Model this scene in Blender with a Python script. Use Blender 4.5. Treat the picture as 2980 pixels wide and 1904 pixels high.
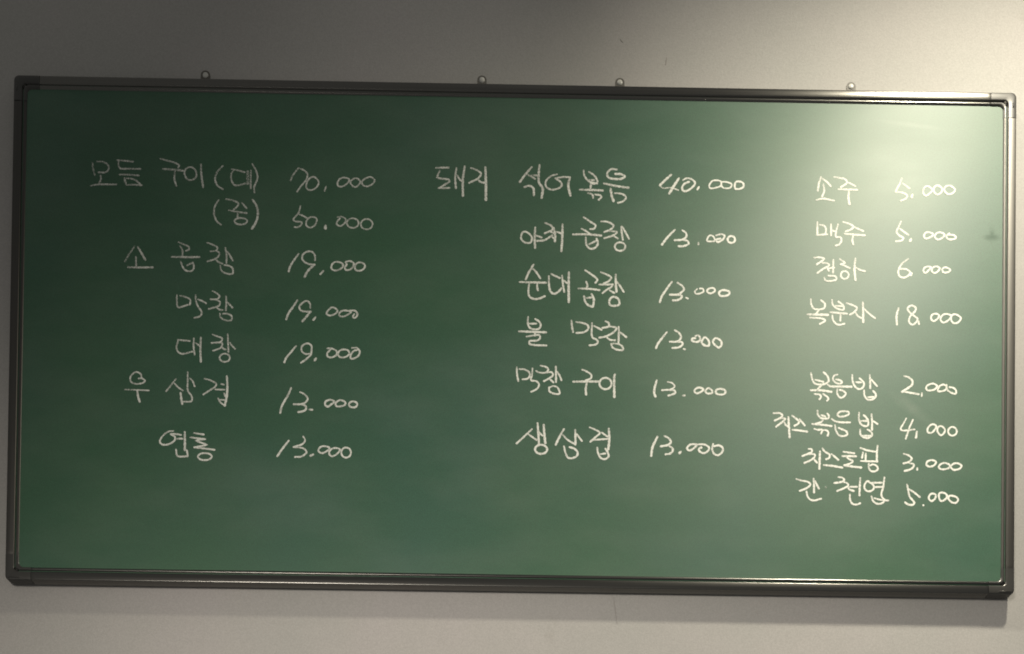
import bpy, bmesh, math, random
from mathutils import Vector

random.seed(7)
for o in list(bpy.data.objects):
    bpy.data.objects.remove(o)
S = bpy.context.scene
COL = S.collection

# ---------------------------------------------------------------- camera
# the photo was taken from a low seat and squared up afterwards: a camera facing
# the wall from below the board, with the lens shifted upwards
cd = bpy.data.cameras.new('camera')
cam = bpy.data.objects.new('camera', cd)
COL.objects.link(cam)
cam.location = (0.001389, -1.653584, -1.357696)
cam.rotation_euler = (1.582963, -0.011218, -0.006188)
cd.sensor_width = 36.0
cd.lens = 36.0 * 2676 / 2980
cd.shift_x = 0.0
cd.shift_y = (3150 - 952) / 2980
cd.clip_start = 0.05
cd.clip_end = 60
S.camera = cam
S.render.resolution_x = 1024
S.render.resolution_y = 654

# ---------------------------------------------------------------- light
world = bpy.data.worlds.new('World')
S.world = world
world.use_nodes = True
bg = world.node_tree.nodes['Background']
bg.inputs['Color'].default_value = (1.0, 0.975, 0.91, 1)
bg.inputs['Strength'].default_value = 0.145

def lamp(name, loc, aim, power, size, blend, radius, col):
    ld = bpy.data.lights.new(name, 'SPOT')
    ld.energy = power
    ld.spot_size = math.radians(size)
    ld.spot_blend = blend
    ld.shadow_soft_size = radius
    ld.color = col
    lo = bpy.data.objects.new(name, ld)
    lo.location = loc
    lo.rotation_euler = Vector(aim).to_track_quat('-Z', 'Y').to_euler()
    COL.objects.link(lo)
    return lo

WARM = (1.0, 0.915, 0.73)
lamp('ceiling_downlight', (1.0, -0.68, 1.12), (0, 0, -1), 160, 142, 1.0, 0.05, WARM)
lamp('pendant_spot', (-1.0, -3.0, -0.5), (1.1, 3.0, -0.8), 262, 60, 1.0, 0.38, (1.0, 0.91, 0.80))
lamp('ceiling_spot', (0.5, -0.8, 2.0), (-0.8, 0.8, -1.7), 16, 22, 1.0, 0.06, (1.0, 0.93, 0.82))
lamp('ceiling_spot', (-1.0, -1.2, 2.6), (2.2, 1.2, -3.2), 280, 24, 1.0, 0.09, (1.0, 0.91, 0.77))
S.view_settings.view_transform = 'Standard'
S.view_settings.look = 'None'
S.view_settings.exposure = 0.0
S.view_settings.gamma = 1.0
S.cycles.pixel_filter_type = 'BLACKMAN_HARRIS'
S.cycles.filter_width = 1.8      # the photo is softly focused

# ---------------------------------------------------------------- helpers
def tag(o, **kw):
    for k, v in kw.items():
        o[k] = v
    return o

def link(name, me, mats, parent=None):
    o = bpy.data.objects.new(name, me)
    for m in mats:
        me.materials.append(m)
    COL.objects.link(o)
    if parent:
        o.parent = parent
    return o

def from_bm(name, bm, mats, parent=None, smooth=False):
    me = bpy.data.meshes.new(name)
    bmesh.ops.recalc_face_normals(bm, faces=bm.faces)
    bm.to_mesh(me)
    bm.free()
    if smooth:
        for p in me.polygons:
            p.use_smooth = True
    return link(name, me, mats, parent)

def mat(name):
    m = bpy.data.materials.new(name)
    m.use_nodes = True
    nt = m.node_tree
    b = nt.nodes['Principled BSDF']
    def N(t, **kw):
        n = nt.nodes.new(t)
        for k, v in kw.items():
            if k in n.inputs.keys():
                n.inputs[k].default_value = v
            else:
                setattr(n, k, v)
        return n
    def L(a, b_):
        nt.links.new(a, b_)
    return m, nt, b, N, L

def ramp(N, pairs):
    r = N('ShaderNodeValToRGB')
    e = r.color_ramp.elements
    while len(e) < len(pairs):
        e.new(0.5)
    for el, (p, c) in zip(e, pairs):
        el.position = p
        el.color = c if len(c) == 4 else (*c, 1)
    return r

# ---------------------------------------------------------------- materials
def wall_material():
    m, nt, b, N, L = mat('painted_plaster')
    tc = N('ShaderNodeTexCoord')
    # broad blotches of an uneven paint coat
    n1 = N('ShaderNodeTexNoise', Scale=3.1, Detail=3.0, Roughness=0.55)
    L(tc.outputs['Object'], n1.inputs['Vector'])
    r1 = ramp(N, [(0.3, (0.435, 0.435, 0.415)), (0.55, (0.458, 0.448, 0.432)), (0.75, (0.472, 0.452, 0.446))])
    L(n1.outputs['Fac'], r1.inputs['Fac'])
    # fine roller grain
    n2 = N('ShaderNodeTexNoise', Scale=420.0, Detail=2.0, Roughness=0.6)
    L(tc.outputs['Object'], n2.inputs['Vector'])
    r2 = ramp(N, [(0.3, (0.9, 0.9, 0.9)), (0.7, (1.06, 1.06, 1.06))])
    L(n2.outputs['Fac'], r2.inputs['Fac'])
    mx = N('ShaderNodeMix', data_type='RGBA', blend_type='MULTIPLY')
    mx.inputs[0].default_value = 1.0
    L(r1.outputs['Color'], mx.inputs[6])
    L(r2.outputs['Color'], mx.inputs[7])
    # small scuffs
    n3 = N('ShaderNodeTexNoise', Scale=9.0, Detail=5.0, Roughness=0.7)
    L(tc.outputs['Object'], n3.inputs['Vector'])
    r3 = ramp(N, [(0.0, (1, 1, 1)), (0.66, (1, 1, 1)), (0.78, (0.87, 0.86, 0.84))])
    L(n3.outputs['Fac'], r3.inputs['Fac'])
    mx2 = N('ShaderNodeMix', data_type='RGBA', blend_type='MULTIPLY')
    mx2.inputs[0].default_value = 1.0
    L(mx.outputs[2], mx2.inputs[6])
    L(r3.outputs['Color'], mx2.inputs[7])
    L(mx2.outputs[2], b.inputs['Base Color'])
    b.inputs['Roughness'].default_value = 0.75
    b.inputs['Specular IOR Level'].default_value = 0.25
    bp = N('ShaderNodeBump', Strength=0.12, Distance=0.002)
    L(n2.outputs['Fac'], bp.inputs['Height'])
    n4 = N('ShaderNodeTexNoise', Scale=6.0, Detail=2.0)
    L(tc.outputs['Object'], n4.inputs['Vector'])
    bp2 = N('ShaderNodeBump', Strength=0.25, Distance=0.01)
    L(n4.outputs['Fac'], bp2.inputs['Height'])
    L(bp.outputs['Normal'], bp2.inputs['Normal'])
    L(bp2.outputs['Normal'], b.inputs['Normal'])
    return m

def board_material():
    m, nt, b, N, L = mat('green_enamel')
    tc = N('ShaderNodeTexCoord')
    n1 = N('ShaderNodeTexNoise', Scale=2.2, Detail=3.0, Roughness=0.5)
    L(tc.outputs['Object'], n1.inputs['Vector'])
    r1 = ramp(N, [(0.3, (0.025, 0.104, 0.047)), (0.5, (0.027, 0.100, 0.053)), (0.7, (0.026, 0.100, 0.063))])
    L(n1.outputs['Fac'], r1.inputs['Fac'])
    n2 = N('ShaderNodeTexNoise', Scale=520.0, Detail=2.0, Roughness=0.6)
    L(tc.outputs['Object'], n2.inputs['Vector'])
    r2 = ramp(N, [(0.3, (0.8, 0.8, 0.8)), (0.7, (1.2, 1.2, 1.2))])
    L(n2.outputs['Fac'], r2.inputs['Fac'])
    mx = N('ShaderNodeMix', data_type='RGBA', blend_type='MULTIPLY')
    mx.inputs[0].default_value = 1.0
    L(r1.outputs['Color'], mx.inputs[6])
    L(r2.outputs['Color'], mx.inputs[7])
    # wiped chalk dust: long streaks along the wiping direction
    mp = N('ShaderNodeMapping')
    mp.inputs['Scale'].default_value = (1.2, 1.0, 3.0)
    mp.inputs['Rotation'].default_value = (0, 0.35, 0)
    L(tc.outputs['Object'], mp.inputs['Vector'])
    n3 = N('ShaderNodeTexNoise', Scale=2.4, Detail=6.0, Roughness=0.62)
    L(mp.outputs['Vector'], n3.inputs['Vector'])
    r3 = ramp(N, [(0.42, (0, 0, 0)), (0.8, (0.06, 0.06, 0.06))])
    L(n3.outputs['Fac'], r3.inputs['Fac'])
    # one wiped smear and one rubbed mark, each where it sits on the board
    def blob(x, z, rx, rz, ang, scale, gain):
        mp = N('ShaderNodeMapping', vector_type='TEXTURE')
        mp.inputs['Location'].default_value = (x, 0, z)
        mp.inputs['Rotation'].default_value = (0, ang, 0)
        mp.inputs['Scale'].default_value = (rx, 1000.0, rz)
        L(tc.outputs['Object'], mp.inputs['Vector'])
        ln = N('ShaderNodeVectorMath', operation='LENGTH')
        L(mp.outputs['Vector'], ln.inputs[0])
        mr = N('ShaderNodeMapRange')
        mr.inputs['From Min'].default_value = 1.0
        mr.inputs['From Max'].default_value = 0.0
        L(ln.outputs['Value'], mr.inputs['Value'])
        nn = N('ShaderNodeTexNoise', Scale=scale, Detail=4.0)
        L(tc.outputs['Object'], nn.inputs['Vector'])
        mu = N('ShaderNodeMath', operation='MULTIPLY')
        L(mr.outputs['Result'], mu.inputs[0])
        L(nn.outputs['Fac'], mu.inputs[1])
        m2 = N('ShaderNodeMath', operation='MULTIPLY')
        m2.inputs[1].default_value = gain
        L(mu.outputs[0], m2.inputs[0])
        return m2
    s1 = blob(0.712, -0.118, 0.055, 0.014, 0.62, 60.0, 0.15)
    s2 = blob(0.71, 0.395, 0.07, 0.006, 0.12, 40.0, 0.13)
    add = N('ShaderNodeMath', operation='ADD')
    L(s1.outputs[0], add.inputs[0]); L(s2.outputs[0], add.inputs[1])
    add2 = N('ShaderNodeMath', operation='ADD', use_clamp=True)
    L(add.outputs[0], add2.inputs[0]); L(r3.outputs['Color'], add2.inputs[1])
    mx3 = N('ShaderNodeMix', data_type='RGBA', blend_type='MIX')
    L(add2.outputs[0], mx3.inputs[0])
    L(mx.outputs[2], mx3.inputs[6])
    mx3.inputs[7].default_value = (0.6, 0.6, 0.56, 1)
    d1 = blob(0.858, 0.192, 0.020, 0.008, 0.0, 90.0, 0.85)
    d2 = blob(0.8575, 0.198, 0.007, 0.020, 0.0, 90.0, 0.6)
    dadd = N('ShaderNodeMath', operation='MAXIMUM', use_clamp=True)
    L(d1.outputs[0], dadd.inputs[0]); L(d2.outputs[0], dadd.inputs[1])
    mx4 = N('ShaderNodeMix', data_type='RGBA', blend_type='MIX')
    L(dadd.outputs[0], mx4.inputs[0])
    L(mx3.outputs[2], mx4.inputs[6])
    mx4.inputs[7].default_value = (0.008, 0.03, 0.015, 1)
    L(mx4.outputs[2], b.inputs['Base Color'])
    # gloss a little patchy from wiping
    mr = N('ShaderNodeMapRange')
    mr.inputs['To Min'].default_value = BOARD_R0
    mr.inputs['To Max'].default_value = BOARD_R1
    L(n3.outputs['Fac'], mr.inputs['Value'])
    rr = N('ShaderNodeMath', operation='MULTIPLY_ADD', use_clamp=True)
    rr.inputs[1].default_value = 0.35
    L(dadd.outputs[0], rr.inputs[0])
    L(mr.outputs['Result'], rr.inputs[2])
    L(rr.outputs[0], b.inputs['Roughness'])
    b.inputs['Specular IOR Level'].default_value = BOARD_SPEC
    bp = N('ShaderNodeBump', Strength=0.08, Distance=0.001)
    L(n2.outputs['Fac'], bp.inputs['Height'])
    L(bp.outputs['Normal'], b.inputs['Normal'])
    return m

BOARD_R0, BOARD_R1, BOARD_SPEC = 0.49, 0.58, 0.68

def metal_material(name, base, metallic, r0, r1, spec=0.5, stretch=(1, 1, 1)):
    m, nt, b, N, L = mat(name)
    tc = N('ShaderNodeTexCoord')
    mp = N('ShaderNodeMapping')
    mp.inputs['Scale'].default_value = stretch
    L(tc.outputs['Object'], mp.inputs['Vector'])
    n = N('ShaderNodeTexNoise', Scale=30.0, Detail=5.0, Roughness=0.65)
    L(mp.outputs['Vector'], n.inputs['Vector'])
    mr = N('ShaderNodeMapRange')
    mr.inputs['To Min'].default_value = r0
    mr.inputs['To Max'].default_value = r1
    L(n.outputs['Fac'], mr.inputs['Value'])
    L(mr.outputs['Result'], b.inputs['Roughness'])
    r = ramp(N, [(0.3, tuple(c * 0.82 for c in base)), (0.7, base)])
    L(n.outputs['Fac'], r.inputs['Fac'])
    L(r.outputs['Color'], b.inputs['Base Color'])
    b.inputs['Metallic'].default_value = metallic
    b.inputs['Specular IOR Level'].default_value = spec
    return m

def chalk_material():
    m, nt, b, N, L = mat('white_chalk')
    b.inputs['Base Color'].default_value = (0.86, 0.88, 0.82, 1)
    b.inputs['Roughness'].default_value = 0.95
    b.inputs['Specular IOR Level'].default_value = 0.1
    at = N('ShaderNodeAttribute', attribute_name='chalk_cover')
    tc = N('ShaderNodeTexCoord')
    n = N('ShaderNodeTexNoise', Scale=380.0, Detail=3.0, Roughness=0.7)
    L(tc.outputs['Object'], n.inputs['Vector'])
    n5 = N('ShaderNodeTexNoise', Scale=60.0, Detail=3.0, Roughness=0.6)
    L(tc.outputs['Object'], n5.inputs['Vector'])
    # coverage = density + (noise - .5) * patchiness
    a = N('ShaderNodeMath', operation='MULTIPLY_ADD')
    a.inputs[1].default_value = 1.9
    a.inputs[2].default_value = -0.97
    L(n.outputs['Fac'], a.inputs[0])
    a2 = N('ShaderNodeMath', operation='MULTIPLY_ADD')
    a2.inputs[1].default_value = 0.8
    L(n5.outputs['Fac'], a2.inputs[0])
    L(a.outputs[0], a2.inputs[2])
    c = N('ShaderNodeMath', operation='ADD')
    L(a2.outputs[0], c.inputs[0])
    L(at.outputs['Fac'], c.inputs[1])
    d = N('ShaderNodeMath', operation='SUBTRACT', use_clamp=True)
    d.inputs[1].default_value = 0.40
    L(c.outputs[0], d.inputs[0])
    L(d.outputs[0], b.inputs['Alpha'])
    return m

M_WALL = wall_material()
M_BOARD = board_material()
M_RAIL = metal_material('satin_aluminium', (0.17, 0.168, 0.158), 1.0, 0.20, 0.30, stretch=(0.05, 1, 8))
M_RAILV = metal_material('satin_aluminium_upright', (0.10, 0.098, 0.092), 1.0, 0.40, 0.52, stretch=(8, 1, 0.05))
M_CAP = metal_material('grey_plastic', (0.045, 0.045, 0.042), 0.0, 0.28, 0.40, spec=0.55)
M_HOOK = metal_material('hanger_steel', (0.13, 0.125, 0.11), 0.0, 0.5, 0.7)
M_SCREW = metal_material('bright_screw', (0.62, 0.62, 0.58), 0.0, 0.3, 0.45)
M_CHALK = chalk_material()
M_BACK = metal_material('backing_board', (0.10, 0.09, 0.08), 0.0, 0.6, 0.8)
m_, nt_, b_, N_, L_ = mat('dark_scratch')
b_.inputs['Base Color'].default_value = (0.33, 0.31, 0.29, 1)
b_.inputs['Roughness'].default_value = 0.9
M_MARK = m_

# ---------------------------------------------------------------- wall
WALL_GAP = 0.004   # wall face at y = -4 mm
def build_wall():
    bm = bmesh.new()
    bmesh.ops.create_cube(bm, size=1.0)
    for v in bm.verts:
        v.co = Vector((v.co.x * 7.0, v.co.y * 0.15 + 0.075 - WALL_GAP, v.co.z * 4.6 - 0.1))
    w = from_bm('wall', bm, [M_WALL])
    tag(w, kind='structure', label='pale grey painted wall behind the chalkboard')
    return w
WALL = build_wall()

def wall_mark(pts, width, depth=0.0006):
    bm = bmesh.new()
    prev = None
    n = len(pts)
    for i, (x, z) in enumerate(pts):
        a = pts[max(0, i - 1)]; c = pts[min(n - 1, i + 1)]
        t = Vector((c[0] - a[0], c[1] - a[1])).normalized()
        w = width * 0.5 * (0.25 + math.sin(math.pi * (i + 0.5) / n)) * random.uniform(0.7, 1.2)
        vs = [bm.verts.new((x - t.y * w, -WALL_GAP - 0.0002, z + t.x * w)),
              bm.verts.new((x, -WALL_GAP - depth, z)),
              bm.verts.new((x + t.y * w, -WALL_GAP - 0.0002, z - t.x * w))]
        if prev:
            bm.faces.new((prev[0], prev[1], vs[1], vs[0]))
            bm.faces.new((prev[1], prev[2], vs[2], vs[1]))
        prev = vs
    return from_bm('scuff', bm, [M_MARK], WALL)

def wiggle(x0, z0, x1, z1, n, amp):
    return [(x0 + (x1 - x0) * i / n + random.uniform(-amp, amp), z0 + (z1 - z0) * i / n) for i in range(n + 1)]
wall_mark(wiggle(0.1848, -0.458, 0.1925, -0.508, 12, 0.0008), 0.0009)
wall_mark(wiggle(0.272, 0.531, 0.270, 0.517, 5, 0.0006), 0.0016)
wall_mark(wiggle(0.187, 0.563, 0.192, 0.557, 4, 0.0006), 0.0010)

# ---------------------------------------------------------------- chalkboard
HW, HH = 0.9, 0.4545          # half width and half height over the frame
FRONT = -0.025                # frame face
SURF = -0.0228                # writing surface
BOARD = bpy.data.objects.new('chalkboard', None)
BOARD.location = (0, 0, 0)
COL.objects.link(BOARD)
tag(BOARD, label='wide green chalkboard with a hand-written Korean price menu, aluminium frame, hung on the wall',
    category='chalkboard')

def panel():
    # writing sheet with softly rounded corners where the frame bead curves
    bm = bmesh.new()
    hw, hh, y0, y1 = HW - 0.016, HH - 0.016, SURF, -0.0045
    bmesh.ops.create_cube(bm, size=1.0)
    for v in bm.verts:
        v.co = Vector((v.co.x * 2 * hw, (y0 + y1) / 2 + v.co.y * (y1 - y0), v.co.z * 2 * hh))
    return from_bm('writing_surface', bm, [M_BOARD], BOARD)
panel()

# cross-section of the rails: (inwards from the outer edge, forward from the wall)
PROFILE = [(0.0030, 0.0042), (0.0010, 0.0070), (0.0, 0.0100), (0.0, 0.0230), (0.0003, 0.0241), (0.0010, 0.0248), (0.0022, 0.0250),
           (0.0135, 0.0252), (0.0146, 0.0247), (0.0152, 0.0234), (0.0158, 0.0220), (0.0170, 0.0220),
           (0.0176, 0.0236), (0.0183, 0.0246), (0.0191, 0.0249), (0.0208, 0.0248), (0.0223, 0.0240), (0.0232, 0.0231),
           (0.0237, 0.0219), (0.0239, 0.0196)]

def rail(side, name):
    # side: 't','b','l','r' ; the rail runs between the corner caps
    bm = bmesh.new()
    if side in 'tb':
        L = HW - 0.0075; base = HH
        N = 40
    else:
        L = HH - 0.0075; base = HW
        N = 20
    rows = []
    for i in range(N + 1):
        s = -L + 2 * L * i / N
        row = []
        for (u, d) in PROFILE:
            w = base - u
            if side == 't': co = (s, -d, w)
            elif side == 'b': co = (s, -d, -w)
            elif side == 'r': co = (w, -d, s)
            else: co = (-w, -d, s)
            row.append(bm.verts.new(co))
        rows.append(row)
    for i in range(N):
        for j in range(len(PROFILE) - 1):
            bm.faces.new((rows[i][j], rows[i][j + 1], rows[i + 1][j + 1], rows[i + 1][j]))
    bm.faces.new(rows[0]); bm.faces.new(rows[-1][::-1])
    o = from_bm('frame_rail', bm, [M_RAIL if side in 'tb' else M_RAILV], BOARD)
    for p in o.data.polygons:
        p.use_smooth = len(p.vertices) == 4
    return o
for s in 'tblr':
    rail(s, s)

def cap(sx, sz):
    """moulded corner piece: rounded outer corner, the bead turning a small radius inside"""
    bm = bmesh.new()
    K = 14
    LEG = 0.046
    e = 0.0003                       # stands just proud of the rails
    prof = [(-e, 0.0105), (-e, 0.0230), (0.0002, 0.0244), (0.0010, 0.0252), (0.0022, 0.0255), (0.0060, 0.0256),
            (0.0130, 0.0256),
            (0.0146, 0.0252), (0.0152, 0.0239), (0.0158, 0.0226), (0.0170, 0.0226), (0.0176, 0.0239), (0.0184, 0.0250),
            (0.0196, 0.0254), (0.0210, 0.0251), (0.0223, 0.0245), (0.0233, 0.0236), (0.0240, 0.0222), (0.0243, 0.0198)]
    RO = 0.0085                      # outer corner radius
    RI = 0.0085                      # corner radius of the bead's inner edge
    rows = []
    T = len(prof) - 1
    def corner(u):
        # radius grows smoothly from outer to inner edge so no line folds over
        f = max(0.0, min(1.0, u / 0.025))
        return RO * (1 - f) + RI * f
    for i in range(-3, K + 4):
        row = []
        for (u, d) in prof:
            r = corner(u)
            # centre of the arc for this line, measured from the outer corner
            c = u + r
            if i < 0:
                t = (-i) / 3.0
                x = c + (LEG - c) * t; z = u
            elif i > K:
                t = (i - K) / 3.0
                x = u; z = c + (LEG - c) * t
            else:
                a = math.pi / 2 * i / K
                x = c - r * math.sin(a); z = c - r * math.cos(a)
            row.append(bm.verts.new((sx * (HW - x), -d, sz * (HH - z))))
        rows.append(row)
    for i in range(len(rows) - 1):
        for j in range(T):
            bm.faces.new((rows[i][j], rows[i][j + 1], rows[i + 1][j + 1], rows[i + 1][j]))
    o = from_bm('corner_cap', bm, [M_CAP], BOARD, smooth=True)
    return o
for sx, sz in ((-1, 1), (1, 1), (1, -1), (-1, -1)):
    cap(sx, sz)

def cap_rib(sx, sz, horizontal):
    """small raised moulding rib on the corner piece"""
    bm = bmesh.new()
    bmesh.ops.create_cube(bm, size=1.0)
    for v in bm.verts:
        if horizontal: v.co = Vector((v.co.x * 0.022, v.co.y * 0.002, v.co.z * 0.0022))
        else: v.co = Vector((v.co.x * 0.0022, v.co.y * 0.002, v.co.z * 0.009))
    bmesh.ops.bevel(bm, geom=list(bm.edges), offset=0.0007, segments=2, affect='EDGES')
    for v in bm.verts:
        if horizontal: v.co += Vector((sx * (HW - 0.017), -0.0255, sz * (HH - 0.0042)))
        else: v.co += Vector((sx * (HW - 0.0062), -0.0255, sz * (HH - 0.024)))
    return bm
CAPS = [o for o in BOARD.children if o.name.startswith('corner_cap')]
from_bm('rib', cap_rib(1, -1, True), [M_CAP], CAPS[2], True)
from_bm('rib', cap_rib(1, 1, False), [M_CAP], CAPS[1], True)
from_bm('rib', cap_rib(-1, -1, True), [M_CAP], CAPS[3], True)
from_bm('rib', cap_rib(-1, 1, False), [M_CAP], CAPS[0], True)

# hanging tabs along the top rail, each held by a screw in the wall
def hanger_mesh():
    bm = bmesh.new()
    w, h, t, hr = 0.0084, 0.0172, 0.0012, 0.0056
    outer = [(-w, -0.004), (w, -0.004)]
    K = 14
    cz = h - w
    for i in range(K + 1):
        a = math.pi * i / K
        outer.append((w * math.cos(a), cz + w * math.sin(a)))
    hole = [(hr * math.cos(2 * math.pi * i / 20), cz + hr * math.sin(2 * math.pi * i / 20)) for i in range(20)]
    from mathutils.geometry import tessellate_polygon
    polys = [[Vector((x, 0, z)) for x, z in outer], [Vector((x, 0, z)) for x, z in hole]]
    tris = tessellate_polygon([[Vector((v.x, v.z, 0)) for v in p] for p in polys])
    allp = outer + hole
    fr = [bm.verts.new((x, -t, z)) for x, z in allp]
    bk = [bm.verts.new((x, t, z)) for x, z in allp]
    for a, b, c in tris:
        bm.faces.new((fr[a], fr[b], fr[c])); bm.faces.new((bk[c], bk[b], bk[a]))
    no = len(outer)
    for i in range(no):
        j = (i + 1) % no
        bm.faces.new((fr[i], fr[j], bk[j], bk[i]))
    for i in range(20):
        j = (i + 1) % 20
        bm.faces.new((fr[no + i], bk[no + i], bk[no + j], fr[no + j]))
    bmesh.ops.recalc_face_normals(bm, faces=bm.faces)
    me = bpy.data.meshes.new('hanger'); bm.to_mesh(me); bm.free()
    me.materials.append(M_HOOK)
    return me
def screw_mesh():
    bm = bmesh.new()
    bmesh.ops.create_uvsphere(bm, u_segments=16, v_segments=10, radius=0.0052)
    for v in bm.verts:
        v.co.y *= 0.4
        if v.co.y > 0: v.co.y *= 6.0
    me = bpy.data.meshes.new('screw'); bm.to_mesh(me); bm.free()
    for p in me.polygons: p.use_smooth = True
    me.materials.append(M_SCREW)
    return me
HM, SM = hanger_mesh(), screw_mesh()
for x in (-0.559, -0.063, 0.185, 0.602):
    h = bpy.data.objects.new('hanger', HM); COL.objects.link(h); h.parent = BOARD
    h.location = (x, -0.0215, HH - 0.0005)
    s = bpy.data.objects.new('screw', SM); COL.objects.link(s); s.parent = h
    s.location = (0, -0.001, 0.0172 - 0.0084)

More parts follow.
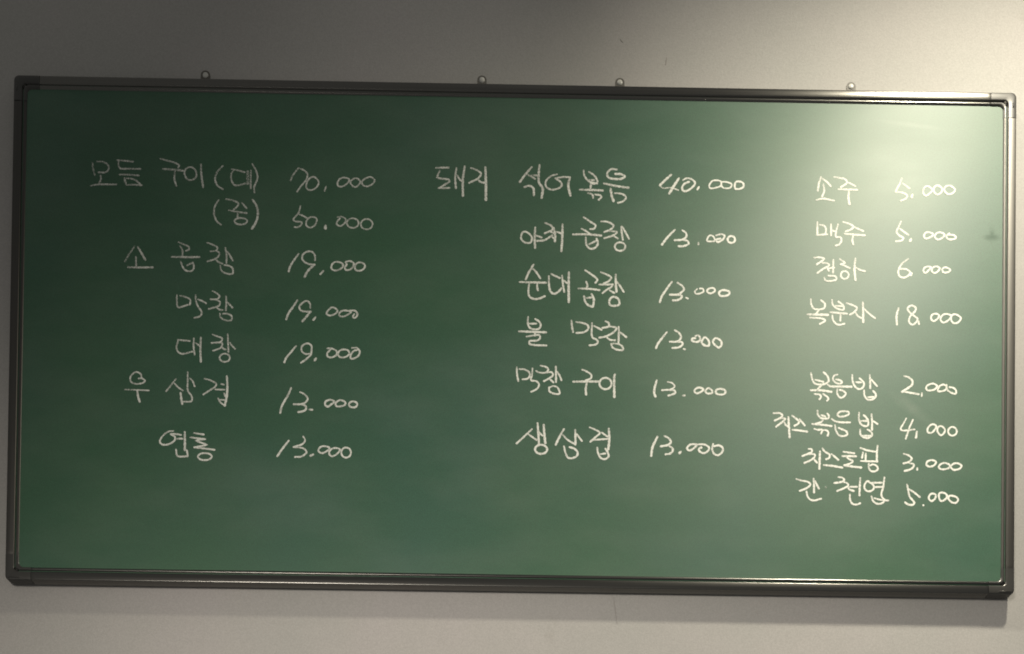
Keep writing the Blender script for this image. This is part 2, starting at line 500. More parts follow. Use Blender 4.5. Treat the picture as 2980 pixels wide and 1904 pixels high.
# ---------------------------------------------------------------- chalk writing
WRITING = [
('w','모듬','~318,45,-7582,3006 -7571,2898 -7538,2778;~318,60,-7507,3021 -7414,3022 -7334,2990 -7289,2930 -7305,2863 -7358,2828 -7470,2826;~318,50,-7432,2780 -7428,2693 -7456,2632;~318,62,-7605,2582 -7467,2607 -7149,2610;~318,62,-7149,3054 -6997,3043 -6857,3028;~318,62,-7116,3041 -7115,2960 -7085,2904 -6955,2898 -6723,2900;~318,62,-7099,2792 -6926,2791 -6747,2778;~318,62,-7005,2734 -6991,2667 -6970,2613;~318,62,-6972,2727 -6872,2716 -6792,2683 -6705,2598;~318,62,-6976,2602 -6844,2609 -6691,2602'),
('w','구이','~318,62,-6375,3094 -6228,3056 -6108,3021 -6035,2979 -6054,2932;~371,62,-6325,2909 -6133,2899 -5960,2880;~318,62,-6106,2884 -6114,2722 -6072,2602;o318,62,-5831,2949 -5762,2917 -5723,2837 -5739,2756 -5812,2714 -5878,2726 -5926,2793 -5934,2873 -5895,2928;~358,62,-5644,3006 -5635,2838 -5598,2583'),
('w','(대)','~318,62,-5252,2986 -5350,2870 -5388,2748 -5346,2628 -5246,2556;~318,62,-5099,2928 -4966,2901 -4859,2872;~318,62,-5045,2922 -5100,2834 -5089,2713 -5041,2640 -4962,2635 -4849,2670;~504,50,-4806,2886 -4800,2664;~318,62,-4747,2908 -4751,2746 -4746,2578;~319,62,-4728,3029 -4660,2909 -4629,2788 -4657,2680 -4685,2613 -4678,2505'),
('w','(중)','~318,62,-5316,2366 -5387,2237 -5394,2103 -5350,1983 -5269,1917;~318,62,-5190,2382 -5064,2357 -4963,2305 -4982,2251 -5048,2196;~318,62,-4904,2320 -4816,2220;~318,62,-5134,2181 -5008,2156 -4815,2133;~318,62,-4974,2150 -4973,2056;o318,62,-4916,2042 -4835,2026 -4801,1985 -4834,1943 -4914,1924 -4995,1940 -5029,1981 -4996,2024;~411,80,-4712,2377 -4638,2264 -4612,2116 -4647,1968 -4718,1846'),
('p','70.000','~305,50,-4040,2731 -4001,2826 -3904,2963;~305,68,-3897,2963 -3804,2931 -3736,2858 -3761,2750 -3827,2668 -3918,2538;o305,68,-3629,2813 -3549,2753 -3535,2686 -3600,2598 -3692,2569 -3753,2615 -3747,2696 -3708,2771;~305,68,-3401,2642 -3427,2554;o306,68,-2984,2770 -3045,2803 -3138,2794 -3196,2719 -3182,2652 -3122,2642 -3030,2695;o306,68,-2872,2799 -2798,2760 -2791,2720 -2870,2637 -2943,2676 -2964,2737;o306,68,-2606,2824 -2533,2771 -2565,2703 -2671,2654 -2744,2680 -2758,2740 -2699,2795'),
('p','50.000','~305,68,-3854,2284 -3886,2156 -3977,2033 -3950,2000 -3830,1988 -3836,1941 -3895,1893 -3955,1896;~305,68,-3885,2131 -3805,2103 -3725,2057;o305,68,-3639,2086 -3566,2060 -3565,1986 -3617,1911 -3683,1890 -3743,1929 -3744,1997 -3699,2065;~478,100,-3402,1935 -3401,1875;~305,68,-3188,2087 -3102,2095 -3041,2049 -3060,1981 -3139,1926 -3199,1959 -3193,2006 -3141,2068;o305,68,-2915,2071 -2840,2047 -2808,1986 -2838,1923 -2913,1897 -2988,1921 -3020,1982 -2990,2045;o305,68,-2665,2062 -2590,2036 -2558,1970 -2588,1903 -2663,1874 -2738,1900 -2770,1966 -2740,2033'),
('w','소','~318,45,-6806,1499 -6896,1363 -6973,1221;~371,68,-6746,1487 -6678,1374 -6607,1254;~318,50,-6779,1312 -6773,1144;~357,68,-6925,1119 -6475,1122'),
('w','곱','~318,50,-6026,1586 -5926,1548 -5832,1496 -5838,1455 -5891,1432;~318,45,-5998,1520 -5950,1433 -5949,1346;~371,68,-6141,1320 -5644,1324;~318,68,-5980,1245 -5953,1165 -5899,1085 -5825,1062 -5759,1087 -5741,1155 -5762,1222;~318,50,-5867,1166 -5821,1194 -5788,1208'),
('w','창','~318,68,-5515,1588 -5409,1550 -5322,1491 -5341,1446;~318,68,-5453,1431 -5341,1437 -5287,1397 -5313,1337 -5365,1295 -5504,1246;~318,68,-5358,1289 -5298,1236 -5231,1210;~318,68,-5185,1500 -5161,1353 -5163,1218;~318,68,-5155,1433 -5101,1360 -5047,1267;~318,68,-5271,1176 -5256,1096 -5189,1043 -5050,1032 -5051,1126 -5112,1172 -5198,1184'),
('w','막','~318,68,-6037,633 -6035,506 -6014,413 -5842,456;~318,68,-5984,621 -5898,602 -5798,550 -5803,456;~318,68,-5702,639 -5698,539 -5657,432 -5589,326 -5614,258 -5720,223;~318,68,-5659,559 -5579,527 -5512,488'),
('w','창','~318,68,-5403,711 -5336,679 -5276,619 -5315,572 -5434,563;~318,68,-5347,558 -5267,519 -5280,458 -5365,417 -5464,388;~318,68,-5319,411 -5272,378 -5212,372;~318,68,-5159,628 -5154,494 -5159,367;~318,68,-5135,514 -5088,468 -5041,415;~318,68,-5264,311 -5257,251 -5176,192 -5057,194 -5058,268 -5138,307 -5211,305'),
('p','19.000','~358,78,-3873,1415 -3961,1289 -4026,1175 -4047,1090;~335,78,-3581,1296 -3582,1386 -3639,1453 -3728,1452 -3800,1394 -3805,1315 -3748,1253 -3669,1226 -3585,1222;~425,78,-3585,1222 -3668,1147 -3723,1078 -3761,993;~335,78,-3427,1112 -3482,1048;o335,78,-3189,1280 -3088,1247 -3077,1202 -3132,1145 -3232,1121 -3283,1154 -3278,1222 -3234,1268;o335,78,-3033,1271 -2955,1295 -2887,1256 -2897,1194 -2964,1136 -3025,1135 -3048,1175 -3010,1237;o335,78,-2776,1275 -2697,1243 -2685,1198 -2729,1140 -2818,1122 -2864,1161 -2853,1229 -2820,1263'),
('p','19.000','~380,78,-3884,573 -3960,453 -4037,338 -4080,225;~335,78,-3653,435 -3659,514 -3716,564 -3794,523 -3848,454 -3825,393 -3747,371 -3641,373;~391,78,-3641,373 -3712,287 -3789,190;~380,78,-3556,273 -3594,221;o335,78,-3251,453 -3166,398 -3199,341 -3305,305 -3361,338 -3312,418;~335,78,-2931,357 -3064,287 -3132,308 -3132,353 -3077,394 -2954,396 -2853,397 -2808,347 -2824,291 -2857,267 -2891,289 -2864,335;~335,78,-2954,396 -2920,362'),
('w','대','~304,75,-6011,-175 -5912,-187 -5793,-195;~304,75,-5998,-175 -6029,-316 -6001,-390 -5935,-429 -5737,-385;~304,75,-5723,-144 -5725,-298 -5703,-445;~370,75,-5598,-128 -5603,-336 -5591,-570;~304,75,-5686,-230 -5626,-276'),
('w','창','~304,75,-5391,-72 -5304,-104 -5218,-142 -5237,-196 -5408,-226;~304,75,-5303,-217 -5217,-223 -5235,-303 -5380,-366;~304,75,-5222,-283 -5195,-323 -5149,-342;~304,75,-5120,-60 -5111,-208 -5102,-382;~304,75,-5078,-214 -5037,-273 -4983,-326;o304,75,-5167,-416 -5101,-437 -5074,-488 -5100,-541 -5165,-563 -5231,-543 -5259,-491 -5232,-439'),
('w','우','o304,75,-6742,-770 -6663,-802 -6635,-881 -6581,-921 -6614,-961 -6746,-984 -6832,-945 -6843,-871 -6801,-804;~304,75,-6635,-881 -6701,-887;~264,75,-6942,-1090 -6744,-1093 -6506,-1100;~396,100,-6717,-1103 -6702,-1197 -6668,-1310'),
('w','삼','~304,60,-6033,-885 -6111,-993 -6202,-1109;~304,75,-6059,-959 -5991,-1032 -5904,-1093;~304,75,-5824,-755 -5821,-915 -5812,-1102 -5751,-1182 -5743,-1275 -5895,-1294;~304,75,-5782,-868 -5728,-927 -5694,-1014;~397,100,-5943,-1131 -5929,-1238 -5910,-1338'),
('w','겹','~304,75,-5524,-870 -5411,-902 -5311,-961 -5330,-1014 -5422,-1076 -5540,-1158;~304,75,-5330,-1061 -5158,-1065;~304,75,-5225,-959 -5172,-978;~397,100,-5124,-817 -5112,-998 -5122,-1198 -5153,-1353;~304,75,-5274,-1221 -5233,-1294 -5160,-1346;~304,75,-5234,-1247 -5155,-1252;~304,75,-5170,-1126 -5136,-1199'),
('p','19.000','~357,85,-3894,-251 -3982,-360 -4070,-474 -4102,-554;~335,85,-3636,-388 -3725,-395 -3787,-357 -3799,-278 -3750,-221 -3672,-208 -3621,-253 -3620,-332 -3630,-399 -3701,-480 -3806,-560;~402,85,-3534,-466 -3561,-511;~335,85,-3341,-288 -3257,-292 -3173,-336 -3167,-392 -3222,-438 -3300,-451 -3339,-423 -3335,-372 -3280,-309;o335,85,-3056,-305 -2967,-321 -2944,-377 -2988,-429 -3099,-447 -3144,-403 -3123,-335;~335,85,-2900,-275 -2811,-273 -2760,-329 -2776,-408 -2864,-466 -2914,-467 -2921,-411 -2866,-331 -2788,-307'),
('p','13.000','~379,85,-3973,-1014 -4038,-1162 -4136,-1344 -4162,-1468;~335,85,-3816,-1085 -3737,-1123 -3675,-1201 -3713,-1269 -3790,-1302 -3924,-1307;~379,85,-3790,-1304 -3712,-1337 -3705,-1393 -3766,-1434 -3844,-1446;~357,85,-3644,-1398 -3588,-1403;o379,85,-3267,-1217 -3200,-1250 -3266,-1307 -3310,-1342 -3361,-1309 -3356,-1252;o357,85,-3100,-1220 -3004,-1258 -3009,-1303 -3098,-1333 -3165,-1328 -3177,-1278;o357,85,-2865,-1241 -2811,-1256 -2788,-1294 -2810,-1333 -2864,-1349 -2918,-1334 -2940,-1297 -2919,-1258'),
('w','염','~330,88,-6062,-1820 -6137,-1830 -6235,-1898 -6299,-2007 -6265,-2065 -6149,-2064 -6035,-1987 -6036,-1920 -6111,-1879 -6004,-1878 -5921,-1893;~330,88,-6002,-1961 -5895,-1959;~396,88,-5859,-1834 -5853,-2017 -5854,-2167;~330,88,-6008,-2153 -5981,-2270 -5799,-2275;~330,88,-5799,-2275 -5809,-2200 -5818,-2167'),
('w','통','~330,88,-5699,-1851 -5516,-1878;-330,88,-5763,-1932 -5490,-1961;-330,88,-5490,-1961 -5663,-1989 -5456,-2061 -5686,-2111;-330,88,-5686,-2111 -5322,-2151;o330,88,-5495,-2212 -5407,-2229 -5370,-2273 -5406,-2319 -5493,-2339 -5581,-2322 -5618,-2277 -5582,-2232'),
('p','13.000','~364,88,-4002,-1963 -4100,-2090 -4205,-2250;~331,88,-3747,-1884 -3713,-1950 -3754,-2018 -3918,-2079;~331,88,-3918,-2079 -3736,-2101 -3685,-2167 -3767,-2244 -3891,-2257;~380,88,-3618,-2233 -3561,-2207;o331,88,-3373,-2054 -3273,-2085 -3322,-2145 -3420,-2180 -3471,-2139 -3447,-2080;o331,88,-3174,-2084 -3090,-2108 -3123,-2175 -3229,-2235 -3280,-2186 -3256,-2119;o331,88,-2978,-2073 -2917,-2098 -2891,-2163 -2915,-2228 -2976,-2256 -3037,-2230 -3063,-2166 -3039,-2100'),
('w','돼','~353,70,-1436,3012 -1206,3021;-353,70,-1369,2959 -1418,2841 -1349,2819 -1203,2809 -1187,2768;-353,70,-1187,2768 -1362,2651;~353,70,-1385,2648 -1186,2651;~353,85,-1067,3019 -1088,2839 -1074,2645;~353,85,-1050,2879 -1011,2810 -965,2779;~415,85,-919,3052 -950,2811 -946,2508'),
('w','지','~353,85,-814,3023 -721,2994 -628,2925 -666,2847 -841,2750;~353,85,-689,2823 -642,2777 -565,2755;~461,100,-550,3043 -537,2740 -534,2445'),
('w','섞','~400,85,284,3058 171,2924 72,2782;~353,60,209,2924 271,2887 348,2841;~353,70,286,2910 394,2904;~446,85,422,3099 409,2943 418,2772 481,2680 467,2501;~400,85,150,2690 234,2715 312,2677 326,2538'),
('w','어','~354,85,739,2934 632,2901 541,2806 542,2712 635,2655 758,2677 826,2733 802,2795 709,2863;-354,85,709,2863 848,2886 971,2883;~446,85,971,2883 941,2750 982,2549'),
('w','볶','~354,85,1215,3020 1232,2911 1325,2812 1464,2778;~354,85,1308,2990 1416,2914 1464,2806 1418,2774 1341,2789;~354,60,1294,2842 1417,2840;~354,85,1349,2773 1342,2687;~415,85,1142,2661 1565,2652;~354,85,1289,2601 1374,2579 1390,2509;~354,85,1420,2580 1528,2558 1536,2527 1490,2480'),
('w','음','~400,85,1815,3038 1707,3044 1639,2965 1663,2895 1786,2866 1909,2879 1955,2916 1893,2954 1785,2960;~400,85,1579,2785 1787,2742 2026,2710;~461,85,1703,2694 1720,2577 1759,2461;~354,85,1773,2609 1912,2596 1982,2535 1929,2464 1837,2432'),
('w','야','o353,85,151,1882 244,1852 299,1776 276,1690 169,1688 107,1757 114,1835;~415,85,358,1963 349,1776 359,1590;~353,85,375,1816 475,1779'),
('w','채','~353,85,526,2051 642,1999 673,1937 528,1857;~353,85,612,1897 720,1860;~430,85,688,1961 713,1829 714,1713;~353,85,667,1828 522,1733 376,1718;~353,85,652,1805 706,1759;~353,85,735,1892 843,1855;~430,85,846,2026 844,1785 831,1536'),
('w','곱','~354,85,1224,2164 1348,2081 1441,2013 1411,1958 1342,1949;~353,85,1188,1954 1288,1901 1335,1863;~415,85,1035,1846 1273,1854 1543,1836;~384,85,1266,1800 1283,1653 1353,1592 1430,1608 1483,1687 1459,1780;~353,85,1321,1669 1444,1733'),
('w','창','~354,85,1540,2092 1655,2086 1764,2018 1718,1955 1596,1899;~354,85,1688,1916 1826,1903 1750,1839 1597,1790;~354,85,1750,1839 1843,1786;~354,85,1902,2005 1911,1896 1932,1765;~354,85,1918,2005 1980,1898 2043,1782;o354,85,1882,1717 1950,1696 1978,1641 1951,1586 1884,1562 1816,1583 1788,1638 1815,1693'),
('p','40.000','~427,100,2792,2964 2675,2854 2586,2762;~270,80,2597,2750 2643,2717 2789,2725 2924,2682;~450,100,2933,2904 2845,2766 2756,2617;~382,100,3001,2865 3068,2901 3158,2885 3221,2818 3171,2738 3059,2668 3003,2678 2991,2746 3035,2804 3114,2839;~337,100,3292,2751 3261,2694;o315,100,3530,2858 3474,2766 3497,2726 3576,2733 3688,2781 3687,2849 3631,2871;o315,100,3699,2838 3777,2845 3879,2807 3857,2744 3733,2736 3694,2781;o383,100,4002,2860 4081,2833 4093,2765 4026,2724 3947,2728 3935,2796 3957,2848'),
('p','13.000','~404,100,2869,1966 2741,1833 2635,1689;~382,100,2998,1957 3066,1907 3072,1839 3000,1786 2865,1773;~382,100,3000,1781 3090,1765 3113,1714 3023,1668 2933,1666;~337,70,3290,1740 3290,1700;o315,100,3493,1869 3561,1847 3584,1774 3517,1761 3444,1771;~382,100,3606,1870 3695,1895 3757,1873 3741,1816 3640,1752 3606,1791 3685,1815;o382,100,3881,1864 3929,1846 3949,1802 3930,1758 3882,1739 3834,1756 3814,1800 3834,1845'),
('w','순','~384,90,309,1237 250,1145 197,1016;~360,90,309,1231 382,1153 461,1039;~360,90,338,1292 303,1243;~384,90,84,969 312,964 564,962;~360,90,402,947 403,880 419,820;~384,90,258,932 248,805 267,708 351,663 447,675 543,719'),
('w','대','~384,90,611,1084 619,896 650,799 710,764 782,802 841,869;~360,90,646,1127 719,1092 809,1051;~360,90,848,1100 864,949 890,797;~360,90,876,1009 936,962;~456,90,970,1163 967,938 974,617'),
('w','곱','~360,90,1258,1204 1367,1133 1482,1032 1447,976;~360,75,1278,998 1303,944 1298,889;~360,90,1142,868 1334,865 1526,844;~396,90,1245,730 1270,628 1325,568 1403,539;~396,90,1377,775 1420,691 1409,539;~360,70,1282,695 1384,708'),
('w','창','~361,90,1541,1172 1632,1137 1728,1078 1693,1017 1597,967;-360,90,1513,947 1645,949 1760,951;~361,90,1760,951 1730,902 1658,859 1575,790;~361,90,1701,847 1791,794;~409,90,1810,1134 1814,952 1827,819;~361,90,1831,1001 1886,929 1959,815;o397,90,1786,727 1864,686 1877,589 1793,564 1721,574 1697,635 1726,702'),
('w','불','~360,90,247,344 242,247 273,150 357,115 441,129 476,190 440,262 373,304;~360,90,272,217 398,219;~408,90,82,75 574,64;~360,90,376,49 373,1;~360,90,221,-18 454,8 467,-40 419,-84 276,-104 282,-152 372,-169 582,-174'),
('w','막','~360,70,1025,290 1035,187 1054,78;~360,90,1106,261 1220,245 1317,204 1329,143 1258,82 1114,61;~360,90,1394,248 1389,120 1403,-13 1487,-60 1500,-108 1452,-145 1350,-159;~360,90,1431,194 1570,123'),
('w','창','~360,90,1634,282 1688,259 1701,198 1581,160;~360,90,1701,192 1833,164 1786,90 1643,9 1523,-17;~360,90,1661,-9 1715,-50 1812,-61;~360,90,1872,189 1872,-102;~360,90,1888,92 1955,45 2015,-3;~360,90,1740,-123 1848,-121 1933,-162 1957,-228 1849,-230 1765,-189 1740,-129'),
('p','13.000','~382,100,2821,1019 2716,869 2638,744 2606,641;~382,100,2922,1003 2996,953 3041,892 2986,823 2919,788 2784,782;~382,100,2919,782 2997,772 2992,727 2920,686 2841,679;~359,100,3076,734 3110,717;~314,100,3277,896 3233,844 3255,808 3323,812 3390,852 3378,898 3322,902;o359,100,3490,905 3569,912 3597,873 3547,827 3491,820 3451,859;o404,100,3760,881 3850,854 3851,809 3772,774 3694,778 3665,829 3704,869'),
('p','13.000','~381,100,2740,105 2645,-15 2568,-130 2546,-192;~381,100,2880,141 2959,92 2993,24 2960,-44 2893,-68 2792,-69;~381,100,2904,-68 3016,-77 3017,-122 2950,-169 2838,-182;~381,80,3040,-195 3068,-206;~382,100,3251,40 3307,52 3335,7 3319,-49 3263,-67 3190,-40 3195,-6 3251,0;o404,100,3419,20 3487,-35 3494,-126 3421,-127 3364,-71;o404,100,3610,6 3700,-32 3724,-99 3679,-162 3611,-124 3566,-57'),
('w','막','~335,95,54,-571 60,-696 84,-827;~335,95,100,-608 193,-613 280,-667 281,-743 244,-781 158,-792;~335,95,335,-591 330,-704 313,-805 406,-822 456,-877 426,-953 315,-1017'),
('w','창','~335,95,477,-539 564,-557 620,-599 602,-644;~335,95,398,-634 441,-659 528,-670 615,-656 689,-661 702,-711 641,-762 542,-820;~335,95,641,-774 716,-842;~372,95,753,-547 759,-835;~335,95,782,-647 826,-721 858,-802;~335,95,643,-931 717,-904 791,-934 824,-1040 718,-1042 643,-999 636,-931'),
('w','구','~335,95,1222,-596 1309,-632 1390,-693 1385,-750 1286,-795;~409,95,1063,-820 1274,-814 1522,-810;~397,95,1311,-839 1294,-939 1301,-1051'),
('w','이','o372,95,1645,-741 1723,-769 1755,-841 1724,-915 1647,-946 1570,-917 1537,-845 1568,-772;~434,95,1818,-674 1806,-693 1807,-1087'),
('w','생','~347,95,341,-1685 218,-1806 65,-1952;~334,95,274,-1780 424,-1884;~396,95,436,-1578 453,-1765 468,-1977;~434,95,548,-1607 559,-1763 579,-1938;~334,95,465,-1740 528,-1807;o396,95,505,-1970 582,-1993 615,-2050 584,-2108 507,-2133 430,-2110 397,-2053 428,-1995'),
('w','삼','~384,95,911,-1677 850,-1784 765,-1966;~334,95,893,-1783 975,-1869 1112,-1948;~384,95,1112,-1686 1118,-1961;~335,95,1141,-1767 1235,-1890;~372,95,914,-1989 940,-2095 991,-2194 1077,-2199 1151,-2154 1157,-2091 1100,-2030 1013,-2003'),
('w','겹','~335,95,1369,-1638 1506,-1698 1556,-1735 1482,-1811 1384,-1900;~335,95,1587,-1728 1693,-1802;~335,95,1409,-1869 1693,-1845;~434,95,1714,-1658 1724,-1845 1708,-2033;~372,95,1509,-2004 1529,-2110 1585,-2197 1660,-2208 1715,-2157 1696,-2083 1658,-2021;~335,95,1572,-2122 1659,-2108'),
('p','13.000','~420,100,2564,-770 2527,-916 2521,-1001 2546,-1067;~324,100,2760,-797 2850,-820 2886,-874 2839,-923 2659,-950;~384,100,2791,-942 2887,-953 2900,-989 2852,-1020 2774,-1045;~360,80,3032,-1039 3068,-1038;o385,100,3331,-891 3404,-920 3356,-970 3272,-995 3242,-953 3271,-910;o385,100,3488,-901 3554,-936 3560,-984 3464,-992 3440,-950;o385,100,3710,-909 3794,-938 3789,-993 3693,-1013 3626,-983 3632,-935'),
('p','13.000','~420,100,2589,-1787 2500,-1982 2478,-2139;~384,100,2709,-1773 2787,-1814 2830,-1880 2788,-1929 2644,-1965;~384,100,2788,-1947 2861,-2000 2861,-2048 2802,-2098 2736,-2105;~420,100,3011,-2052 2981,-2083;o384,100,3220,-1916 3292,-1927 3233,-1994 3161,-2032 3119,-1996 3160,-1935;~384,100,3292,-1921 3424,-1919 3509,-1966 3509,-2014 3426,-2076 3353,-2053 3329,-2005 3377,-1974;~384,100,3586,-1904 3569,-2001 3606,-2085 3678,-2108 3750,-2047 3761,-1986 3701,-1933 3605,-1946'),
('w','소','~347,100,5490,2969 5455,2865 5431,2715;~347,100,5513,2937 5596,2880 5668,2797;~347,100,5530,2840 5546,2711 5508,2606;~347,100,5406,2546 5522,2574 5612,2562 5727,2538'),
('w','주','~347,100,5724,2973 5840,2956 5918,2938 5957,2874 5848,2787;~347,100,5982,2874 6111,2811;~347,100,5797,2751 6144,2744;~424,100,5996,2731 5984,2614 6004,2478'),
('p','5.000','-348,100,6947,2975 6909,2864 6833,2720;~347,100,6833,2720 6974,2703 7039,2665 7026,2606 6930,2559;~348,100,6960,2878 7083,2789;~438,100,7138,2680 7125,2621;o348,100,7411,2834 7495,2770 7438,2691 7374,2658 7328,2728 7360,2813;o348,100,7598,2850 7675,2786 7656,2721 7586,2681 7528,2732 7527,2810;o348,100,7810,2847 7907,2778 7863,2712 7773,2697 7708,2774 7733,2826'),
('w','맥','~347,100,5428,2150 5430,1910;~347,100,5467,2099 5551,2081 5583,2023 5577,1945;~347,100,5411,1910 5610,1926;~347,100,5673,2116 5678,1902;~347,100,5693,1999 5757,1974;~347,100,5801,2111 5770,2001 5764,1884 5848,1872 5861,1808 5823,1742 5759,1722'),
('w','주','~347,100,5891,2158 6026,2115 6078,2071 6027,2018 5937,1984;~347,100,6084,2071 6258,1996;~386,100,5912,1945 6285,1919;~347,100,6073,1902 6060,1824 6080,1746'),
('p','5.000','~347,100,6939,2189 6888,2072 6856,1993 6902,1929 6979,1885 6954,1839 6845,1822;~347,100,6914,2053 7075,1938;~437,100,7121,1874 7102,1829;o347,100,7429,1996 7519,1959 7468,1906 7378,1879 7352,1924 7371,1976;o347,100,7648,1994 7725,1956 7687,1903 7597,1863 7545,1914 7571,1973;~348,100,7809,1983 7757,1931 7777,1879 7880,1874 7931,1908 7892,1946 7789,1957'),
('w','청','~347,100,5375,1498 5478,1506 5555,1481 5517,1442 5421,1375;~347,100,5517,1403 5620,1398 5646,1366 5543,1300 5435,1220;~347,100,5607,1333 5640,1262;~347,100,5646,1308 5736,1322;~347,100,5722,1465 5717,1225;~347,100,5557,1144 5583,1086 5699,1082 5776,1109 5763,1161 5634,1172'),
('w','하','~347,100,5831,1486 5928,1410 5851,1383;~347,100,5877,1383 6019,1321;o347,100,5926,1263 5977,1243 5998,1193 5977,1142 5927,1121 5877,1141 5856,1191 5877,1242;~386,100,6118,1497 6102,1309 6123,1096;~347,100,6134,1329 6212,1285 6295,1267'),
('p','6.000','~347,100,7072,1507 6969,1427 6893,1296 6913,1193 6984,1162 7073,1202 7105,1261 7047,1312 6931,1323;~540,100,7131,1242 7118,1209;~347,100,7092,1261 7137,1242;o347,100,7420,1370 7484,1358 7433,1299 7382,1253 7343,1291 7368,1350;o347,100,7587,1373 7638,1348 7600,1282 7536,1255 7491,1300 7523,1359;o347,100,7767,1356 7832,1312 7780,1272 7703,1271 7684,1323 7716,1356'),
('w','복','~347,100,5323,745 5330,648 5382,572 5472,560 5561,588 5574,665 5503,729;~347,100,5472,554 5421,488;~436,100,5261,466 5633,462;~346,100,5306,409 5524,393 5582,361 5486,295'),
('w','분','~347,100,5702,739 5715,655 5780,591 5908,561 5908,632 5817,708;~347,100,5766,630 5895,625;~385,100,5671,514 5973,491;~347,100,5857,476 5852,359;~347,100,5710,461 5717,383 5782,300 5859,288 5929,309'),
('w','자','~347,100,5959,685 6075,648 6152,597 6114,532 6024,472;~347,100,6127,513 6166,455 6243,411;~385,100,6258,703 6267,340;~347,100,6280,587 6371,497 6481,415'),
('p','18.000','~385,100,6903,610 6866,467 6873,305;o347,100,7134,659 7064,612 7090,548 7181,472 7245,421 7207,343 7149,310 7091,367 7116,471 7193,550 7212,615;~386,100,7258,383 7271,324;o347,100,7559,517 7630,492 7605,427 7528,381 7489,425 7502,490;o347,100,7772,514 7849,483 7811,411 7708,358 7656,415 7695,493;o347,100,7926,510 8023,447 7978,369 7901,348 7849,405 7862,490'),
('w','볶','~360,100,5332,-588 5351,-685 5398,-778 5472,-800 5592,-784 5651,-736 5628,-644 5558,-575;~360,100,5407,-717 5555,-752;~360,100,5536,-794 5454,-888;~424,100,5330,-907 5510,-906 5704,-931;~360,100,5395,-973 5501,-990 5515,-1027 5488,-1069;~360,100,5552,-971 5630,-1025 5649,-1062 5622,-1095'),
('w','음','~360,100,5812,-613 5748,-637 5730,-698 5767,-753 5850,-780 5892,-751 5850,-715 5785,-706;~406,100,5629,-793 5684,-829 5823,-831 6063,-832;~360,100,5809,-878 5805,-948 5833,-1008 5880,-1035 5935,-1002 5962,-955 5916,-909 5851,-891'),
('w','밥','~360,100,6075,-613 6081,-720 6118,-813 6183,-867 6248,-857 6289,-791 6265,-727 6205,-676;~360,100,6136,-747 6238,-750;~360,100,6389,-608 6400,-855;~360,100,6413,-687 6525,-815;~360,100,6290,-889 6295,-977 6341,-1051 6406,-1064 6480,-1030 6502,-965 6451,-900;~360,100,6355,-1018 6461,-1012'),
('w','치','~360,100,4664,-1333 4784,-1331 4826,-1372 4803,-1405 4684,-1467;~360,100,4785,-1415 4877,-1427 4840,-1474 4712,-1578;~360,100,4854,-1483 4887,-1543 4933,-1575;~406,100,4932,-1394 4942,-1556 4958,-1769'),
('w','스','~360,100,5001,-1370 5071,-1424 5126,-1479 5108,-1516 5044,-1555;~360,100,5130,-1428 5228,-1547;~387,100,5003,-1625 5275,-1658'),
('w','볶','~360,100,5457,-1269 5462,-1344 5513,-1403 5596,-1416 5656,-1406 5660,-1359 5628,-1322;~360,100,5522,-1352 5596,-1379;~360,100,5559,-1435 5532,-1473 5412,-1516;~387,100,5362,-1517 5532,-1528 5708,-1549;~360,100,5399,-1605 5459,-1622 5542,-1621 5520,-1691;~360,100,5542,-1626 5616,-1629 5653,-1666 5640,-1726'),
('w','음','o360,100,5918,-1276 6011,-1289 6020,-1326 5947,-1364 5845,-1375 5813,-1338 5845,-1296;~360,100,5707,-1414 5772,-1460 5864,-1477 6044,-1478;~360,100,5772,-1529 5787,-1626 5847,-1714 5921,-1727 5995,-1698 5976,-1642 5902,-1606 5837,-1579'),
('w','밥','~360,100,6203,-1295 6201,-1425 6234,-1499 6289,-1535 6358,-1534 6367,-1450 6334,-1386 6283,-1340;~360,100,6224,-1448 6358,-1446;~360,100,6426,-1324 6436,-1458 6437,-1607;~360,100,6446,-1440 6534,-1499;~360,100,6225,-1601 6230,-1694 6281,-1739 6365,-1757 6429,-1719 6438,-1672 6401,-1626 6354,-1604;~360,100,6253,-1717 6420,-1714'),
('p','2.000','~388,100,7011,-622 7095,-648 7160,-712 7151,-778 7087,-834 6967,-911;~370,100,6967,-911 7032,-910 7143,-927 7272,-948;~314,100,7329,-924 7326,-984;o351,100,7539,-753 7604,-798 7558,-855 7494,-874 7429,-875 7405,-829 7438,-782;o351,100,7724,-768 7770,-796 7762,-852 7679,-890 7614,-882 7623,-835 7659,-788;~351,100,7770,-768 7789,-860 7864,-915 7938,-928 7942,-867 7891,-822 7826,-813'),
('p','4.000','~314,100,7053,-1388 6989,-1506 6952,-1580 6980,-1608 7091,-1602 7202,-1586;~351,100,7173,-1410 7109,-1559 7046,-1756;~388,100,7244,-1622 7229,-1739;o351,100,7525,-1488 7590,-1515 7562,-1589 7498,-1646 7438,-1629 7442,-1554;o351,100,7677,-1518 7747,-1577 7738,-1633 7678,-1685 7618,-1626 7617,-1551;o351,100,7884,-1531 7939,-1554 7963,-1609 7940,-1665 7884,-1689 7829,-1667 7805,-1612 7828,-1555'),
('w','치','~360,100,5300,-1968 5355,-1972 5360,-2019 5291,-2057 5186,-2100;~360,100,5301,-2061 5411,-2069 5403,-2120 5329,-2177 5224,-2225;~360,100,5394,-2148 5454,-2217;~406,100,5505,-2007 5500,-2165 5496,-2327'),
('w','스','~360,100,5549,-1951 5586,-2006 5679,-2069 5670,-2125 5615,-2149;~360,100,5711,-2055 5836,-2160;~387,100,5574,-2256 5726,-2268 5911,-2298'),
('w','토','~360,100,5923,-2010 6121,-2035;~387,100,5900,-2089 6154,-2090;~360,100,5983,-2102 6021,-2138 6095,-2174 6049,-2221 5938,-2255;~406,100,5938,-2260 6095,-2276 6248,-2292'),
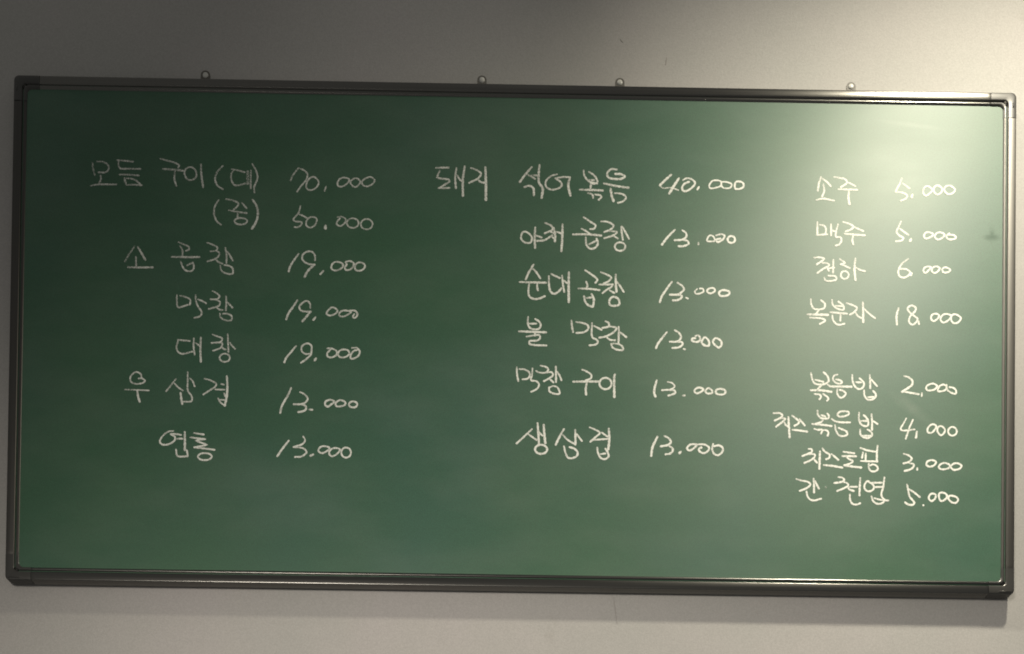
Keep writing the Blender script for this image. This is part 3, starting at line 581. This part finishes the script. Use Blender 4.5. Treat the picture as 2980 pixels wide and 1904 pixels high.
('w','핑','~360,100,6231,-1935 6342,-1975 6500,-2001;~360,100,6278,-2014 6260,-2116;~360,100,6329,-2031 6325,-2161;~360,100,6238,-2172 6538,-2178;~369,100,6540,-1889 6527,-2019 6528,-2177;~360,100,6381,-2216 6386,-2300 6428,-2355 6502,-2353 6548,-2306 6510,-2247 6446,-2234 6409,-2253'),
('w','간','~359,100,5083,-2515 5175,-2541 5286,-2562 5337,-2603 5296,-2660 5144,-2731;~359,100,5394,-2500 5403,-2755;~359,100,5419,-2546 5452,-2611 5490,-2684;~359,100,5269,-2734 5288,-2827 5334,-2881 5408,-2899 5532,-2865;~387,25,5609,-2650 5615,-2655'),
('w','천','~360,100,5838,-2470 5912,-2479 5945,-2520 5885,-2558 5765,-2578;~360,100,5894,-2558 5987,-2570 6019,-2611 5960,-2659 5817,-2721;~360,100,6006,-2644 6043,-2690 6117,-2717;~360,100,6029,-2644 6176,-2641;~369,100,6232,-2478 6222,-2655 6219,-2798;~360,100,6048,-2778 6053,-2880 6100,-2953 6164,-2962 6233,-2937'),
('w','엽','o360,100,6365,-2532 6319,-2579 6310,-2663 6366,-2717 6449,-2698 6481,-2641 6448,-2586 6402,-2555;~360,100,6402,-2564 6618,-2560;~360,100,6494,-2641 6623,-2635;~360,100,6664,-2462 6642,-2648 6611,-2769 6625,-2815 6662,-2871;~360,100,6436,-2809 6459,-2883 6515,-2933 6589,-2941 6653,-2908 6671,-2861;~360,100,6486,-2841 6607,-2871 6736,-2879'),
('p','3.000','~369,100,7009,-2030 7097,-2056 7153,-2111 7116,-2167 7006,-2206;~388,100,7117,-2195 7191,-2222 7182,-2269 7117,-2316 7025,-2341;~388,100,7255,-2281 7254,-2318;o369,100,7527,-2138 7592,-2169 7560,-2226 7468,-2255 7417,-2219 7439,-2162;o369,100,7744,-2186 7837,-2221 7828,-2268 7699,-2302 7638,-2262 7680,-2205;o369,100,7966,-2187 8049,-2227 8031,-2274 7920,-2308 7855,-2258 7892,-2207'),
('p','5.000','~369,100,7073,-2581 7092,-2669 7120,-2798 7204,-2908 7186,-2946 7093,-2942 7038,-2906;~369,100,7106,-2669 7203,-2727 7305,-2809;~387,100,7365,-2948 7368,-2957;o369,100,7535,-2741 7590,-2763 7572,-2838 7508,-2876 7466,-2830 7484,-2765;o369,100,7655,-2734 7747,-2728 7794,-2779 7748,-2854 7683,-2873 7651,-2818;o369,100,7840,-2778 7960,-2799 7992,-2850 7942,-2906 7859,-2880 7812,-2816'),
]

def spline(P, closed, corner):
    """Catmull-Rom through the traced points, resampled about every 1.6 mm"""
    if corner or len(P) < 3:
        Q = []
        for a, b in zip(P, P[1:]):
            n = max(2, int((Vector(b) - Vector(a)).length / 0.002))
            bend = random.uniform(-0.012, 0.012) * (Vector(b) - Vector(a)).length
            d = (Vector(b) - Vector(a)); nrm = Vector((-d.y, d.x)).normalized() if d.length else Vector((0, 0))
            for i in range(n):
                t = i / n
                Q.append(tuple(Vector(a) + d * t + nrm * bend * math.sin(math.pi * t)))
        Q.append(P[-1])
        return Q
    n = len(P)
    segs = n if closed else n - 1
    Q = []
    for i in range(segs):
        if closed:
            p0, p1, p2, p3 = P[(i - 1) % n], P[i], P[(i + 1) % n], P[(i + 2) % n]
        else:
            p1, p2 = P[i], P[i + 1]
            p0 = P[i - 1] if i > 0 else (2 * p1[0] - p2[0], 2 * p1[1] - p2[1])
            p3 = P[i + 2] if i + 2 < n else (2 * p2[0] - p1[0], 2 * p2[1] - p1[1])
        m = max(2, int(math.dist(p1, p2) / 0.0016))
        # centripetal parametrisation keeps tight turns clean
        t0 = 0.0
        t1 = t0 + max(1e-6, math.dist(p0, p1)) ** 0.5
        t2 = t1 + max(1e-6, math.dist(p1, p2)) ** 0.5
        t3 = t2 + max(1e-6, math.dist(p2, p3)) ** 0.5
        for k in range(m):
            t = t1 + (t2 - t1) * k / m
            def lerp(a, b, ta, tb):
                f = (t - ta) / (tb - ta)
                return (a[0] + (b[0] - a[0]) * f, a[1] + (b[1] - a[1]) * f)
            a1 = lerp(p0, p1, t0, t1); a2 = lerp(p1, p2, t1, t2); a3 = lerp(p2, p3, t2, t3)
            b1 = lerp(a1, a2, t0, t2); b2 = lerp(a2, a3, t1, t3)
            Q.append(lerp(b1, b2, t1, t2))
    Q.append(P[0] if closed else P[-1])
    return Q

def stroke(verts, faces, dens, spec, order):
    closed = spec[0] == 'o'; corner = spec[0] == '-'
    head, *_ = [spec[1:]]
    a, b, rest = head.split(',', 2)
    width = int(a) * 1e-5 * STROKE_W; den = int(b) / 100
    P = [tuple(int(c) * 1e-4 for c in t.split(',')) for t in rest.split()]
    Q = spline(P, closed, corner)
    n = len(Q)
    h = 0.00010 + 0.00003 * order
    prev = None
    first = len(verts)
    off = random.uniform(0, 100)
    rows = []
    hw = width / 2
    pts = list(Q)
    for i, (x, z) in enumerate(pts):
        if closed:
            a_ = pts[i - 1] if i > 0 else pts[-2]
            c_ = pts[i + 1] if i + 1 < n else pts[1]
        else:
            a_ = pts[max(0, i - 1)]; c_ = pts[min(n - 1, i + 1)]
        t = Vector((c_[0] - a_[0], c_[1] - a_[1]))
        if t.length < 1e-9: t = Vector((1, 0))
        t.normalize()
        f = i / max(1, n - 1)
        # pressure: a touch lighter where the chalk lands, wobbling along the way
        w = hw * (1.0 + 0.10 * math.sin(off + i * 1.3) + random.uniform(-0.07, 0.07))
        if not closed: w *= 0.86 + 0.16 * min(1.0, f * 2.5)
        y = SURF - h - 0.00006 * f
        if closed: dn = den
        else: dn = den * (0.80 + 0.22 * min(1.0, f * 2.0))
        rows.append((x, z, t, w, y, dn))
    def put(x, z, t, w, y, dn):
        k = len(verts)
        verts.extend([(x - t.y * w, y + 0.00008, z + t.x * w), (x - t.y * w * 0.6, y, z + t.x * w * 0.6),
                      (x + t.y * w * 0.6, y, z - t.x * w * 0.6), (x + t.y * w, y + 0.00008, z - t.x * w)])
        dens.extend([dn * EDGE, dn, dn, dn * EDGE])
        return k
    seq = []
    if not closed:
        x, z, t, w, y, dn = rows[0]
        for q, s in ((0.75, 0.45), (0.4, 0.82)):
            seq.append((x - t.x * w * q, z - t.y * w * q, t, w * s, y, dn * 0.9))
        seq += rows
        x, z, t, w, y, dn = rows[-1]
        for q, s in ((0.4, 0.82), (0.75, 0.45)):
            seq.append((x + t.x * w * q, z + t.y * w * q, t, w * s, y, dn * 0.9))
    else:
        seq = rows
    for r in seq:
        k = put(*r)
        if prev is not None:
            for j in range(3):
                faces.append((prev + j, prev + j + 1, k + j + 1, k + j))
        prev = k

STROKE_W, EDGE = 1.04, 0.5
WORDS = {'w': 'chalk_word', 'p': 'chalk_price'}
for kind, text, data in WRITING:
    verts, faces, dens = [], [], []
    for order, spec in enumerate(data.split(';')):
        stroke(verts, faces, dens, spec, order)
    me = bpy.data.meshes.new(WORDS[kind])
    me.from_pydata(verts, [], faces)
    at = me.attributes.new('chalk_cover', 'FLOAT', 'POINT')
    at.data.foreach_set('value', dens)
    for p in me.polygons: p.use_smooth = True
    me.update()
    o = link(WORDS[kind], me, [M_CHALK], BOARD)
    o['label'] = ('chalk price reading ' if kind == 'p' else 'chalk lettering reading ') + text
